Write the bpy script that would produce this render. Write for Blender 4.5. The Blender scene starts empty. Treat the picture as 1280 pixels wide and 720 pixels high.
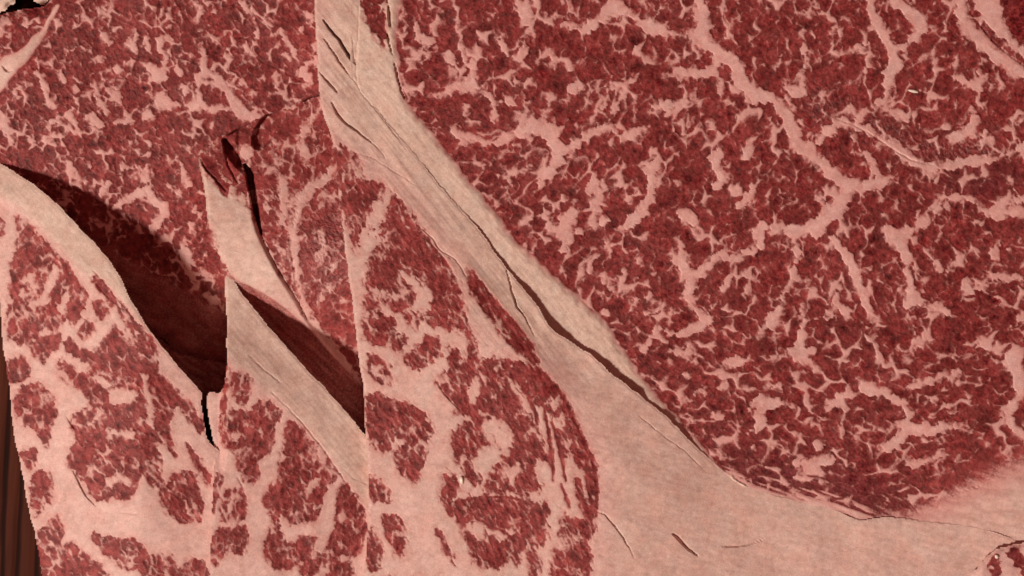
import bpy, math, random
import numpy as np
from mathutils import Vector

# ------------------------------------------------------------------ camera, world, lamp, exposure
sc = bpy.context.scene
U = 0.00025                      # metres per plan unit (plan units: 1280 x 720 across the view at 0.5 m)
D0 = 0.5                         # reference distance
PITCH = math.radians(74)
BOARD_H = -150.0                 # board below the reference plane at the middle (plan units)
FWD = np.array([0, math.cos(PITCH), -math.sin(PITCH)])
UP = np.array([0, math.sin(PITCH), math.cos(PITCH)])
RIGHT = np.array([1.0, 0, 0])
CAM = np.array([0, -0.16, (D0 - BOARD_H * U) * math.sin(PITCH)])
cd = bpy.data.cameras.new('camera'); cam = bpy.data.objects.new('camera', cd)
sc.collection.objects.link(cam); sc.camera = cam
cd.sensor_width = 36; cd.lens = 36 * (D0 / U) / 1280
cd.clip_start = 0.01; cd.clip_end = 50
cam.location = CAM; cam.rotation_euler = (math.pi / 2 - PITCH, 0, 0)

w = bpy.data.worlds.new('World'); sc.world = w; w.use_nodes = True
w.node_tree.nodes['Background'].inputs[0].default_value = (1.0, 0.30, 0.24, 1)
w.node_tree.nodes['Background'].inputs[1].default_value = 0.17

centre = CAM + FWD * D0
LDIR = RIGHT * -0.57 + UP * -0.34 + FWD * -0.77
LDIR = LDIR / np.linalg.norm(LDIR)
ld = bpy.data.lights.new('kitchen_lamp', 'AREA'); lo = bpy.data.objects.new('kitchen_lamp', ld)
sc.collection.objects.link(lo)
lo.location = centre + LDIR * 3.0
lo.rotation_euler = Vector(-LDIR).to_track_quat('-Z', 'Y').to_euler()
ld.shape = 'DISK'; ld.size = 0.33; ld.energy = 91; ld.color = (1.0, 0.86, 0.74)

vs = sc.view_settings
vs.view_transform = 'Standard'; vs.look = 'None'; vs.exposure = 0; vs.gamma = 1; vs.use_curve_mapping = False
sc.cycles.max_bounces = 5

# ------------------------------------------------------------------ maths helpers
def place(x, y, h):
    """plan position (x, y) and height towards the viewer h -> world"""
    x = np.asarray(x, float); y = np.asarray(y, float); h = np.asarray(h, float)
    d = D0 - h * U
    s = U * d / D0
    return (CAM + FWD * d[..., None] + RIGHT * ((x - 640) * s)[..., None] - UP * ((y - 360) * s)[..., None])
def board_h(x, y):
    """height of the board surface seen at (x, y)"""
    ray = FWD + RIGHT * ((np.asarray(x, float) - 640) * U / D0)[..., None] - UP * ((np.asarray(y, float) - 360) * U / D0)[..., None]
    return (D0 - (-CAM[2] / ray[..., 2])) / U
def sstep(a, b, v):
    t = np.clip((v - a) / (b - a), 0, 1); return t * t * (3 - 2 * t)
def _hash(i, j, s):
    i = i.astype(np.uint32); j = j.astype(np.uint32)
    n = i * np.uint32(374761393) + j * np.uint32(668265263) + np.uint32(s * 974711 & 0xffffffff)
    n = (n ^ (n >> np.uint32(13))) * np.uint32(1274126177)
    n = (n ^ (n >> np.uint32(16))) * np.uint32(2246822519)
    return n ^ (n >> np.uint32(15))
def noise(x, y, seed=0):
    xi = np.floor(x); yi = np.floor(y); fx = x - xi; fy = y - yi
    xi = xi.astype(np.int64); yi = yi.astype(np.int64)
    def g(a, b):
        t = _hash(xi + a, yi + b, seed).astype(np.float64) * (2 * math.pi / 4294967296.0)
        return np.cos(t) * (fx - a) + np.sin(t) * (fy - b)
    ux = fx * fx * fx * (fx * (fx * 6 - 15) + 10); uy = fy * fy * fy * (fy * (fy * 6 - 15) + 10)
    a = g(0, 0); b = g(1, 0); c = g(0, 1); d = g(1, 1)
    return 1.5 * ((a + (b - a) * ux) * (1 - uy) + (c + (d - c) * ux) * uy)
def fbm(x, y, seed=0, o=3):
    v = 0; a = 1; t = 0
    for k in range(o):
        v = v + a * noise(x * 2 ** k, y * 2 ** k, seed + k * 17); t += a; a *= 0.55
    return v / t
def cells(x, y, seed=0):
    """distance to the nearest cell border (in cell units)"""
    xi = np.floor(x).astype(np.int64); yi = np.floor(y).astype(np.int64)
    f1 = np.full(x.shape, 9.0); f2 = np.full(x.shape, 9.0)
    for a in (-1, 0, 1):
        for b in (-1, 0, 1):
            px = xi + a + 0.08 + 0.84 * _hash(xi + a, yi + b, seed).astype(np.float64) / 4294967296.0
            py = yi + b + 0.08 + 0.84 * _hash(xi + a, yi + b, seed + 91).astype(np.float64) / 4294967296.0
            d = np.hypot(px - x, py - y)
            f2 = np.minimum(f2, np.maximum(f1, d)); f1 = np.minimum(f1, d)
    return (f2 - f1) * 0.5
def bundles(X, Y, cell, aniso, deg, seed):
    """position of the nearest fibre-bundle centre and the distance to the bundle's border (plan units)"""
    u, v = rot(X, Y, deg); x = u / (cell * aniso); y = v / cell
    xi = np.floor(x).astype(np.int64); yi = np.floor(y).astype(np.int64)
    f1 = np.full(x.shape, 9.0); f2 = np.full(x.shape, 9.0); sx = np.zeros(x.shape); sy = np.zeros(x.shape)
    for a in (-1, 0, 1):
        for b in (-1, 0, 1):
            px = xi + a + 0.05 + 0.9 * _hash(xi + a, yi + b, seed).astype(np.float64) / 4294967296.0
            py = yi + b + 0.05 + 0.9 * _hash(xi + a, yi + b, seed + 91).astype(np.float64) / 4294967296.0
            d = np.hypot(px - x, py - y); k = d < f1
            f2 = np.where(k, f1, np.minimum(f2, d)); f1 = np.where(k, d, f1)
            sx = np.where(k, px, sx); sy = np.where(k, py, sy)
    c, s = math.cos(math.radians(deg)), math.sin(math.radians(deg))
    su, sv = sx * cell * aniso, sy * cell
    return su * c - sv * s, su * s + sv * c, (f2 - f1) * 0.5 * cell
def rot(x, y, deg):
    c, s = math.cos(math.radians(deg)), math.sin(math.radians(deg))
    return x * c + y * s, -x * s + y * c
def pts(s):
    return [tuple(float(v) for v in p.split(',')) for p in s.split()]
def smooth(p, closed=False, n=4):
    p = [np.array(q, float) for q in p]; out = []
    m = len(p)
    for i in range(m if closed else m - 1):
        a = p[(i - 1) % m] if closed or i > 0 else p[i]
        b = p[i]; c = p[(i + 1) % m]
        d = p[(i + 2) % m] if closed or i < m - 2 else c
        for k in range(n):
            t = k / n
            out.append(0.5 * (2 * b + (c - a) * t + (2 * a - 5 * b + 4 * c - d) * t * t + (3 * b - a - 3 * c + d) * t ** 3))
    if not closed: out.append(p[-1])
    return out
class Grid:
    """regular sampling of a plan rectangle; g.X, g.Y are the sample positions"""
    def __init__(s, x0, y0, x1, y1, step):
        s.x0, s.y0, s.step = x0, y0, step
        s.nx = int((x1 - x0) / step) + 1; s.ny = int((y1 - y0) / step) + 1
        s.X, s.Y = np.meshgrid(x0 + np.arange(s.nx) * step, y0 + np.arange(s.ny) * step)
    def win(s, xa, ya, xb, yb):
        i0 = max(0, int((xa - s.x0) / s.step)); i1 = min(s.nx, int((xb - s.x0) / s.step) + 2)
        j0 = max(0, int((ya - s.y0) / s.step)); j1 = min(s.ny, int((yb - s.y0) / s.step) + 2)
        return (slice(j0, j1), slice(i0, i1)) if i1 > i0 and j1 > j0 else None
def seg(X, Y, a, b):
    dx, dy = b[0] - a[0], b[1] - a[1]; L = dx * dx + dy * dy + 1e-9
    t = np.clip(((X - a[0]) * dx + (Y - a[1]) * dy) / L, 0, 1)
    return np.hypot(X - a[0] - t * dx, Y - a[1] - t * dy), t
def veins(g, X, Y, table, pad=14, init=-14.0):
    """half width minus distance, over all veins of the table"""
    f = np.full(X.shape, init)
    for line in table.strip().split('\n'):
        p = pts(line)
        if len(p) == 1: p = p * 2
        if len(p) > 2: p = smooth(p, n=3)
        for a, b in zip(p, p[1:]):
            m = pad + max(a[2], b[2])
            q = g.win(min(a[0], b[0]) - m, min(a[1], b[1]) - m, max(a[0], b[0]) + m, max(a[1], b[1]) + m)
            if q is None: continue
            d, t = seg(X[q], Y[q], a, b)
            f[q] = np.maximum(f[q], a[2] + (b[2] - a[2]) * t - d)
    return f
def pdist(g, X, Y, p, pad=60.0):
    f = np.full(X.shape, pad)
    for a, b in zip(p, p[1:]):
        q = g.win(min(a[0], b[0]) - pad, min(a[1], b[1]) - pad, max(a[0], b[0]) + pad, max(a[1], b[1]) + pad)
        if q is None: continue
        f[q] = np.minimum(f[q], seg(X[q], Y[q], a, b)[0])
    return f
def inside(g, X, Y, p):
    r = np.zeros(X.shape, bool)
    for a, b in zip(p, p[1:] + p[:1]):
        if a[1] == b[1]: continue
        lo_, hi = (a, b) if a[1] < b[1] else (b, a)
        j0 = max(0, int((lo_[1] - 12 - g.y0) / g.step)); j1 = min(g.ny, int((hi[1] + 12 - g.y0) / g.step) + 2)
        if j1 <= j0: continue
        q = (slice(j0, j1), slice(None))
        x = lo_[0] + (Y[q] - lo_[1]) * (hi[0] - lo_[0]) / (hi[1] - lo_[1])
        r[q] ^= (Y[q] >= lo_[1]) & (Y[q] < hi[1]) & (X[q] < x)
    return r
def psdf(g, X, Y, p, pad=60.0, n=4):
    """signed distance to a closed outline, positive inside"""
    p = smooth(p, True, n)
    d = pdist(g, X, Y, p + p[:1], pad)
    return np.where(inside(g, X, Y, p), d, -d)
def islands(g, X, Y, table, pad=14.0):
    f = np.full(X.shape, -pad)
    for line in table.strip().split('\n'):
        p = pts(line); xs = [q[0] for q in p]; ys = [q[1] for q in p]
        m = pad + 14
        q = g.win(min(xs) - m, min(ys) - m, max(xs) + m, max(ys) + m)
        if q is None: continue
        sub = Grid.__new__(Grid); sub.step = g.step; sub.x0 = g.x0 + q[1].start * g.step; sub.y0 = g.y0 + q[0].start * g.step
        sub.ny, sub.nx = X[q].shape
        f[q] = np.maximum(f[q], psdf(sub, X[q], Y[q], p, pad, 3))
    return f
def side(g, X, Y, p, pad=400.0):
    """distance to a line, positive on its right-hand side"""
    p = smooth(p, n=3); best = np.full(X.shape, 1e9); sg = np.ones(X.shape)
    for a, b in zip(p, p[1:]):
        d, t = seg(X, Y, a, b)
        k = d < best
        c = (b[0] - a[0]) * (Y - a[1]) - (b[1] - a[1]) * (X - a[0])
        sg = np.where(k, np.where(c > 0, -1.0, 1.0), sg); best = np.where(k, d, best)
    return best * sg
def oriented(X, Y, ctrl, cell, aniso, seed):
    """cell-border distance (plan units) of elongated cells whose direction follows the control points"""
    cx = np.zeros(X.shape); cy = np.zeros(X.shape)
    for (x, y, a) in ctrl:
        wt = 1 / (((X - x) ** 2 + (Y - y) ** 2) + 2500)
        cx += wt * math.cos(2 * math.radians(a)); cy += wt * math.sin(2 * math.radians(a))
    ang = np.degrees(np.arctan2(cy, cx)) / 2 + 26 * noise(X / 38, Y / 38, seed + 700)
    pick = np.round(ang / 30).astype(int) % 6
    out = np.zeros(X.shape)
    for k in range(6):
        m = pick == k
        if not m.any(): continue
        u, v = rot(X[m], Y[m], k * 30)
        out[m] = cells(u / (cell * aniso), v / cell, seed + k) * cell
    return out

def stars(X, Y, ctrl, cell, aniso, seed):
    """distances (plan units) to the nearest bundle border and to the nearest corner where three bundles meet"""
    cx = np.zeros(X.shape); cy = np.zeros(X.shape)
    for (x, y, a) in ctrl:
        wt = 1 / (((X - x) ** 2 + (Y - y) ** 2) + 2500)
        cx += wt * math.cos(2 * math.radians(a)); cy += wt * math.sin(2 * math.radians(a))
    ang = np.degrees(np.arctan2(cy, cx)) / 2 + 20 * noise(X / 45, Y / 45, seed + 700)
    pick = np.round(ang / 30).astype(int) % 6
    E = np.zeros(X.shape); J = np.zeros(X.shape)
    for k in range(6):
        m = pick == k
        if not m.any(): continue
        u, v = rot(X[m], Y[m], k * 30); x = u / (cell * aniso); y = v / cell
        xi = np.floor(x).astype(np.int64); yi = np.floor(y).astype(np.int64)
        f1 = np.full(x.shape, 9.0); f2 = f1.copy(); f3 = f1.copy()
        for a in (-1, 0, 1):
            for b in (-1, 0, 1):
                px = xi + a + 0.05 + 0.9 * _hash(xi + a, yi + b, seed + k).astype(np.float64) / 4294967296.0
                py = yi + b + 0.05 + 0.9 * _hash(xi + a, yi + b, seed + k + 91).astype(np.float64) / 4294967296.0
                d = np.hypot(px - x, py - y)
                n3 = np.minimum(f3, np.maximum(f2, d)); n2 = np.minimum(f2, np.maximum(f1, d)); f1 = np.minimum(f1, d); f2 = n2; f3 = n3
        E[m] = (f2 - f1) * 0.5 * cell; J[m] = (f3 - f1) * 0.5 * cell
    return E, J

# ------------------------------------------------------------------ materials
def node(t, kind, **kw):
    n = t.nodes.new(kind)
    for k, v in kw.items():
        if k == 'i':
            for a, b in v.items(): n.inputs[a].default_value = b
        else: setattr(n, k, v)
    return n
def meat_material():
    m = bpy.data.materials.new('marbled_beef'); m.use_nodes = True; t = m.node_tree; L = t.links.new
    b = t.nodes['Principled BSDF']
    tc = node(t, 'ShaderNodeNewGeometry')
    pos = tc.outputs['Position']
    fat = node(t, 'ShaderNodeAttribute', attribute_name='fat').outputs['Fac']
    tone = node(t, 'ShaderNodeAttribute', attribute_name='tone').outputs['Fac']
    wet = node(t, 'ShaderNodeAttribute', attribute_name='wet').outputs['Fac']
    pale = node(t, 'ShaderNodeAttribute', attribute_name='pale').outputs['Fac']
    aged = node(t, 'ShaderNodeAttribute', attribute_name='aged').outputs['Fac']
    def nz(scale, detail, rough=0.6):
        n = node(t, 'ShaderNodeTexNoise', i={'Scale': scale, 'Detail': detail, 'Roughness': rough})
        L(pos, n.inputs['Vector']); return n.outputs['Fac']
    def ma(op, a, b_, c=None):
        n = node(t, 'ShaderNodeMath', operation=op)
        for k, v in enumerate((a, b_) if c is None else (a, b_, c)):
            if isinstance(v, (int, float)): n.inputs[k].default_value = v
            else: L(v, n.inputs[k])
        return n.outputs[0]
    def ramp(f, stops):
        r = node(t, 'ShaderNodeValToRGB'); L(f, r.inputs[0])
        e = r.color_ramp.elements
        while len(e) < len(stops): e.new(0.5)
        for k, (p, c) in enumerate(stops): e[k].position = p; e[k].color = (*c, 1)
        return r.outputs[0]
    def mix(f, a, b_, mode='MIX'):
        n = node(t, 'ShaderNodeMix', data_type='RGBA', blend_type=mode)
        if isinstance(f, (int, float)): n.inputs[0].default_value = f
        else: L(f, n.inputs[0])
        for k, v in ((6, a), (7, b_)):
            if isinstance(v, tuple): n.inputs[k].default_value = (*v, 1)
            else: L(v, n.inputs[k])
        return n.outputs[2]
    n1 = nz(1500, 3); n2 = nz(620, 4, 0.65); n3 = nz(170, 3); n4 = nz(2600, 2)
    # ragged edge between lean and fat
    f = ma('ADD', fat, ma('MULTIPLY', ma('SUBTRACT', n1, 0.5), 2.4))
    k = node(t, 'ShaderNodeMapRange', interpolation_type='SMOOTHSTEP', i={1: -1.0, 2: 1.6}); L(f, k.inputs[0])
    # lean: bundles of darker and lighter red with a pale film close to the fat
    lean = ramp(ma('ADD', ma('MULTIPLY', n2, 0.72), ma('MULTIPLY', n1, 0.28)),
                [(0.37, (0.050, 0.003, 0.0032)), (0.47, (0.150, 0.0105, 0.0130)), (0.56, (0.265, 0.030, 0.034)), (0.69, (0.46, 0.125, 0.118))])
    lean = mix(pale, lean, (0.47, 0.105, 0.105))
    lean = mix(aged, lean, mix(1.0, lean, (0.50, 0.75, 1.05), 'MULTIPLY'))
    big = ramp(n3, [(0.3, (0.46, 0.37, 0.37)), (0.7, (1.12, 1.06, 1.06))])
    lean = mix(1.0, lean, big, 'MULTIPLY')
    film = node(t, 'ShaderNodeMapRange', i={1: -5.0, 2: 0.5, 3: 0.0, 4: 0.30}); L(f, film.inputs[0])
    lean = mix(film.outputs[0], lean, (0.50, 0.13, 0.115))
    # fat: pinker in the marbling, beige and drier on the rind
    pink = ramp(n2, [(0.3, (0.67, 0.395, 0.375)), (0.65, (0.79, 0.515, 0.485))])
    beige = ramp(n2, [(0.3, (0.64, 0.49, 0.42)), (0.65, (0.74, 0.60, 0.52))])
    fc = mix(tone, pink, beige)
    blush = ramp(n3, [(0.35, (1.0, 1.0, 1.0)), (0.70, (1.0, 0.89, 0.87))])
    fc = mix(1.0, fc, blush, 'MULTIPLY')
    mott = ramp(nz(330, 4, 0.7), [(0.30, (0.84, 0.82, 0.80)), (0.50, (1.0, 1.0, 1.0)), (0.70, (1.08, 1.07, 1.06))])
    fc = mix(1.0, fc, mott, 'MULTIPLY')
    thin = node(t, 'ShaderNodeMapRange', interpolation_type='SMOOTHSTEP', i={1: 6.5, 2: 0.0, 3: 0.0, 4: 0.48}); L(f, thin.inputs[0])
    fc = mix(thin.outputs[0], fc, (0.60, 0.245, 0.225))
    col = mix(k.outputs[0], lean, fc)
    speck = ramp(n4, [(0.25, (0.84, 0.83, 0.82)), (0.75, (1.14, 1.14, 1.14))])
    col = mix(1.0, col, speck, 'MULTIPLY')
    L(col, b.inputs['Base Color'])
    ro = node(t, 'ShaderNodeMapRange', i={1: 0, 2: 1, 3: 0.52, 4: 0.62}); L(k.outputs[0], ro.inputs[0])
    L(ma('SUBTRACT', ro.outputs[0], ma('MULTIPLY', wet, 0.16)), b.inputs['Roughness'])
    sp = node(t, 'ShaderNodeMapRange', i={1: 0, 2: 1, 3: 0.10, 4: 0.30}); L(k.outputs[0], sp.inputs[0])
    L(ma('ADD', sp.outputs[0], ma('MULTIPLY', wet, 0.3)), b.inputs['Specular IOR Level'])
    b.inputs['Subsurface Weight'].default_value = 0.0
    cw = node(t, 'ShaderNodeMapRange', i={1: 0, 2: 1, 3: 0.08, 4: 0.03}); L(k.outputs[0], cw.inputs[0])
    L(ma('MULTIPLY', ma('ADD', cw.outputs[0], ma('MULTIPLY', wet, 0.35)), 1.0), b.inputs['Coat Weight'])
    b.inputs['Coat Roughness'].default_value = 0.10
    bp = node(t, 'ShaderNodeBump', i={'Distance': 0.0005})
    hgt = ma('ADD', ma('MULTIPLY', n1, 0.9), ma('MULTIPLY', n4, 0.45))
    L(hgt, bp.inputs['Height'])
    bs = node(t, 'ShaderNodeMapRange', i={1: 0, 2: 1, 3: 0.34, 4: 0.07}); L(k.outputs[0], bs.inputs[0])
    L(ma('ADD', bs.outputs[0], ma('MULTIPLY', wet, 0.4)), bp.inputs['Strength'])
    L(bp.outputs[0], b.inputs['Normal'])
    cb = node(t, 'ShaderNodeBump', i={'Distance': 0.0005, 'Strength': 0.9}); L(hgt, cb.inputs['Height'])
    L(cb.outputs[0], b.inputs['Coat Normal'])
    return m
def wood_material():
    m = bpy.data.materials.new('dark_wood'); m.use_nodes = True; t = m.node_tree; L = t.links.new
    b = t.nodes['Principled BSDF']
    tc = node(t, 'ShaderNodeTexCoord')
    mp = node(t, 'ShaderNodeMapping'); mp.inputs['Rotation'].default_value = (0, 0, math.radians(-12))
    mp.inputs['Scale'].default_value = (1, 0.06, 1)
    L(tc.outputs['Object'], mp.inputs['Vector'])
    n = node(t, 'ShaderNodeTexNoise', i={'Scale': 420, 'Detail': 5, 'Roughness': 0.6}); L(mp.outputs[0], n.inputs['Vector'])
    mp2 = node(t, 'ShaderNodeMapping'); mp2.inputs['Rotation'].default_value = (0, 0, math.radians(-12))
    mp2.inputs['Scale'].default_value = (1, 0.10, 1); L(tc.outputs['Object'], mp2.inputs['Vector'])
    wv = node(t, 'ShaderNodeTexWave', i={'Scale': 52, 'Distortion': 9.0, 'Detail': 4, 'Detail Scale': 0.9}); L(mp2.outputs[0], wv.inputs['Vector'])
    r = node(t, 'ShaderNodeValToRGB'); L(wv.outputs['Fac'], r.inputs[0])
    e = r.color_ramp.elements
    e[0].position = 0.05; e[0].color = (0.022, 0.006, 0.004, 1); e[1].position = 0.35; e[1].color = (0.080, 0.022, 0.012, 1)
    r2 = node(t, 'ShaderNodeValToRGB'); L(n.outputs['Fac'], r2.inputs[0])
    r2.color_ramp.elements[0].position = 0.25; r2.color_ramp.elements[0].color = (0.6, 0.58, 0.56, 1)
    r2.color_ramp.elements[1].position = 0.75; r2.color_ramp.elements[1].color = (1.25, 1.25, 1.25, 1)
    x = node(t, 'ShaderNodeMix', data_type='RGBA', blend_type='MULTIPLY'); x.inputs[0].default_value = 1
    L(r.outputs[0], x.inputs[6]); L(r2.outputs[0], x.inputs[7]); L(x.outputs[2], b.inputs['Base Color'])
    b.inputs['Roughness'].default_value = 0.7; b.inputs['Specular IOR Level'].default_value = 0.12
    bp = node(t, 'ShaderNodeBump', i={'Strength': 0.5, 'Distance': 0.0008}); L(wv.outputs['Fac'], bp.inputs['Height']); L(bp.outputs[0], b.inputs['Normal'])
    return m
MEAT = meat_material(); WOOD = wood_material()
CRUMB = bpy.data.materials.new('white_fat'); CRUMB.use_nodes = True
CRUMB.node_tree.nodes['Principled BSDF'].inputs['Base Color'].default_value = (0.86, 0.76, 0.66, 1)
CRUMB.node_tree.nodes['Principled BSDF'].inputs['Roughness'].default_value = 0.3

# ------------------------------------------------------------------ building a cut from its relief
def label_cells(mask):
    """connected components of a boolean cell array (4-neighbour), by runs"""
    ny, nx = mask.shape; lab = np.full(mask.shape, -1, np.int32); par = []
    def find(a):
        while par[a] != a: par[a] = par[par[a]]; a = par[a]
        return a
    prev = []
    for j in range(ny):
        row = mask[j]; d = np.flatnonzero(np.diff(np.concatenate(([0], row.view(np.int8), [0]))))
        cur = []; k = 0
        for s, e in zip(d[::2], d[1::2]):
            i = len(par); par.append(i)
            while k < len(prev) and prev[k][1] <= s: k += 1
            q = k
            while q < len(prev) and prev[q][0] < e:
                a, b = find(prev[q][2]), find(i)
                if a != b: par[b] = a
                q += 1
            lab[j, s:e] = i; cur.append((s, e, i))
        prev = cur
    if par:
        r = np.array([find(i) for i in range(len(par))]); lab = np.where(lab >= 0, r[lab], -1)
    return lab
def mesh_object(name, co, quads, nrm, attrs, parent, mat):
    me = bpy.data.meshes.new(name)
    me.vertices.add(len(co)); me.vertices.foreach_set('co', co.astype(np.float32).ravel())
    n = len(quads)
    me.loops.add(n * 4); me.loops.foreach_set('vertex_index', quads.astype(np.int32).ravel())
    me.polygons.add(n); me.polygons.foreach_set('loop_start', np.arange(0, n * 4, 4, dtype=np.int32))
    me.polygons.foreach_set('loop_total', np.full(n, 4, np.int32))
    me.update(calc_edges=True)
    me.polygons.foreach_set('use_smooth', np.ones(n, bool))
    for k, v in attrs.items():
        a = me.attributes.new(k, 'FLOAT', 'POINT'); a.data.foreach_set('value', v.astype(np.float32))
    if nrm is not None: me.normals_split_custom_set_from_vertices(nrm.astype(np.float32))
    me.materials.append(mat)
    o = bpy.data.objects.new(name, me); sc.collection.objects.link(o); o.parent = parent
    return o
SURF = []
def height_of(word, x, y):
    for l, g, hh in SURF:
        if word in l: return float(hh[int((y - g.y0) / g.step), int((x - g.x0) / g.step)])
def build_cut(name, label, category, g, sd, h, fat, tone, wet, rind, small=90.0, group=None, deep=None, base_name='fat_layer', pale=0.1, pale_var=1.0, fibre=(9.0, 1.25, 60), aged=0.0, soft=1.0):
    """sd: signed distance to the outline (+ inside); the surface becomes one thing whose parts are the rind, lean and fat pieces"""
    st = g.step
    gy, gx = np.gradient(sd, st); gl = np.hypot(gx, gy) + 1e-6; gx /= gl; gy /= gl
    X = g.X.copy(); Y = g.Y.copy()
    keep = ((sd[:-1, :-1] + sd[1:, :-1] + sd[:-1, 1:] + sd[1:, 1:]) > 0)
    tin = np.zeros(sd.shape, bool); tout = np.zeros(sd.shape, bool)
    for q in ((slice(None, -1), slice(None, -1)), (slice(1, None), slice(None, -1)), (slice(None, -1), slice(1, None)), (slice(1, None), slice(1, None))):
        tin[q] |= keep; tout[q] |= ~keep
    rim_v = tin & tout & (np.abs(sd) < 1.5 * st)                 # border samples move onto the outline itself
    X = np.where(rim_v, X - gx * sd, X); Y = np.where(rim_v, Y - gy * sd, Y)
    P = place(X, Y, h)
    Q = place(g.X, g.Y, h)
    du = np.gradient(Q, axis=1); dv = np.gradient(Q, axis=0)
    N = np.cross(dv, du); N /= np.linalg.norm(N, axis=-1, keepdims=True) + 1e-12
    if (N[..., :] @ (-FWD)).mean() < 0: N = -N
    c4 = lambda a: (a[:-1, :-1] + a[1:, :-1] + a[:-1, 1:] + a[1:, 1:]) / 4
    isfat = c4(fat) > 0
    rc = c4(rind.astype(float)) > 0.5
    part = np.where(isfat, np.where(rc, 2, 1), 0)          # 0 lean, 1 fat, 2 rind
    for _ in range(2):                                     # specks too small to pick out belong to what surrounds them
        for v, to in ((0, 1), (1, 0), (2, 1)):
            lab = label_cells(keep & (part == v)); cnt = np.bincount(lab[lab >= 0].ravel()) if (lab >= 0).any() else np.zeros(1)
            tiny = (lab >= 0) & (cnt[np.maximum(lab, 0)] * st * st < small)
            tv = np.where(rc & (v == 0), 2, to)
            part = np.where(tiny, tv, part)
    cx, cy = (X[:-1, :-1])[keep].mean(), (Y[:-1, :-1])[keep].mean()
    b = place(np.array(cx), np.array(cy), board_h(np.array(cx), np.array(cy)))
    root = bpy.data.objects.new(name, None); root.empty_display_size = 0.02; sc.collection.objects.link(root)
    root.location = b; root['label'] = label; root['category'] = category
    if group: root['group'] = group
    idx = np.arange(g.nx * g.ny).reshape(g.ny, g.nx)
    quad = np.stack([idx[:-1, :-1], idx[1:, :-1], idx[1:, 1:], idx[:-1, 1:]], -1)
    flip = np.cross(P[1, 0] - P[0, 0], P[0, 1] - P[0, 0]) @ (-FWD) < 0
    if flip: quad = quad[..., ::-1]
    Pf = (P - b).reshape(-1, 3); Nf = N.reshape(-1, 3)
    pl = (X + 3.5 * noise(X / 8, Y / 8, 901), Y + 3.5 * noise(X / 8, Y / 8, 902))
    bx, by, be = bundles(pl[0], pl[1], *fibre, 903)
    pale_line = sstep(1.5, 0.1, be) * sstep(-0.40, 0.25, fbm(X / 22, Y / 22, 904, 2))
    fu, fv_ = rot(X, Y, fibre[2]); streak = (0.85 if fibre[1] > 2 else 0.25) * noise(fu / (5.5 * fibre[1]), fv_ / 5.5, 907)
    each = noise(bx * 0.37 + 5.1, by * 0.41 + 2.7, 906)                 # every bundle a little lighter or darker
    pv = np.clip(0.24 * pale_line + pale + 0.13 * each + 0.46 * pale_var * fbm(X / 20, Y / 20, 905, 3) + streak, 0, 0.9)
    A = {'fat': np.clip(fat * soft, -12, 12).ravel(), 'tone': tone.ravel(), 'wet': wet.ravel(), 'pale': pv.ravel(), 'aged': (np.zeros(X.shape) + aged).ravel()}
    SURF.append((label, g, h))
    npart = 0
    for v, nm in ((0, 'lean_meat'), (1, 'fat_vein'), (2, 'fat_rind')):
        lab = label_cells(keep & (part == v))
        if not (lab >= 0).any(): continue
        order = np.argsort(lab[keep & (part == v)], kind='stable')
        q = quad[keep & (part == v)][order]; l = lab[keep & (part == v)][order]
        cut = np.flatnonzero(np.diff(l)) + 1
        groups = sorted(np.split(q, cut), key=len, reverse=True)
        for k, qq in enumerate(groups):
            u, inv = np.unique(qq, return_inverse=True)
            nn = nm
            if v == 1 and k == 0 and base_name: nn = base_name
            mesh_object(nn, Pf[u], inv.reshape(-1, 4), Nf[u], {a: d[u] for a, d in A.items()}, root, MEAT)
            npart += 1
    # sides down to the board
    kp = np.pad(keep, 1); e = []
    for (dj, di, a, c) in ((-1, 0, (0, 0), (0, 1)), (1, 0, (1, 1), (1, 0)), (0, -1, (1, 0), (0, 0)), (0, 1, (0, 1), (1, 1))):
        nb = kp[1 + dj:kp.shape[0] - 1 + dj, 1 + di:kp.shape[1] - 1 + di]
        jj, ii = np.nonzero(keep & ~nb)
        e.append(np.stack([idx[jj + a[0], ii + a[1]], idx[jj + c[0], ii + c[1]]], -1))
    e = np.concatenate(e); u, inv = np.unique(e, return_inverse=True); inv = inv.reshape(-1, 2)
    xs, ys, hs = X.ravel()[u], Y.ravel()[u], h.ravel()[u]; nxs, nys = gx.ravel()[u], gy.ravel()[u]
    bh = board_h(xs, ys) + 3
    rings = [Pf[u]]
    for (dh, ins) in ((3, 0.3), (9, 1.5), (22, 4), (None, 8)):
        hh = bh if dh is None else np.maximum(hs - dh, bh)
        if dh is None and deep is not None: hh = np.maximum(hs - deep, bh)
        rings.append(place(xs + nxs * ins, ys + nys * ins, hh) - b)
    co = np.concatenate(rings); m = len(u); qs = []
    for k in range(len(rings) - 1):
        qs.append(np.stack([inv[:, 0] + k * m, inv[:, 1] + k * m, inv[:, 1] + (k + 1) * m, inv[:, 0] + (k + 1) * m], -1))
    ff = np.concatenate([A['fat'][u]] + [np.clip(A['fat'][u] + 3, -3, 9)] * 4)
    mesh_object('cut_side', co, np.concatenate(qs), None,
                {'fat': ff, 'tone': np.tile(A['tone'][u], 5), 'wet': np.zeros(m * 5)}, root, MEAT)
    print(name, 'parts', npart + 1, 'quads', int(keep.sum()))
    return root
def roll(sd, r):
    t = np.clip(r - sd, 0, r); return r - np.sqrt(np.maximum(r * r - t * t, 0))
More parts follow.
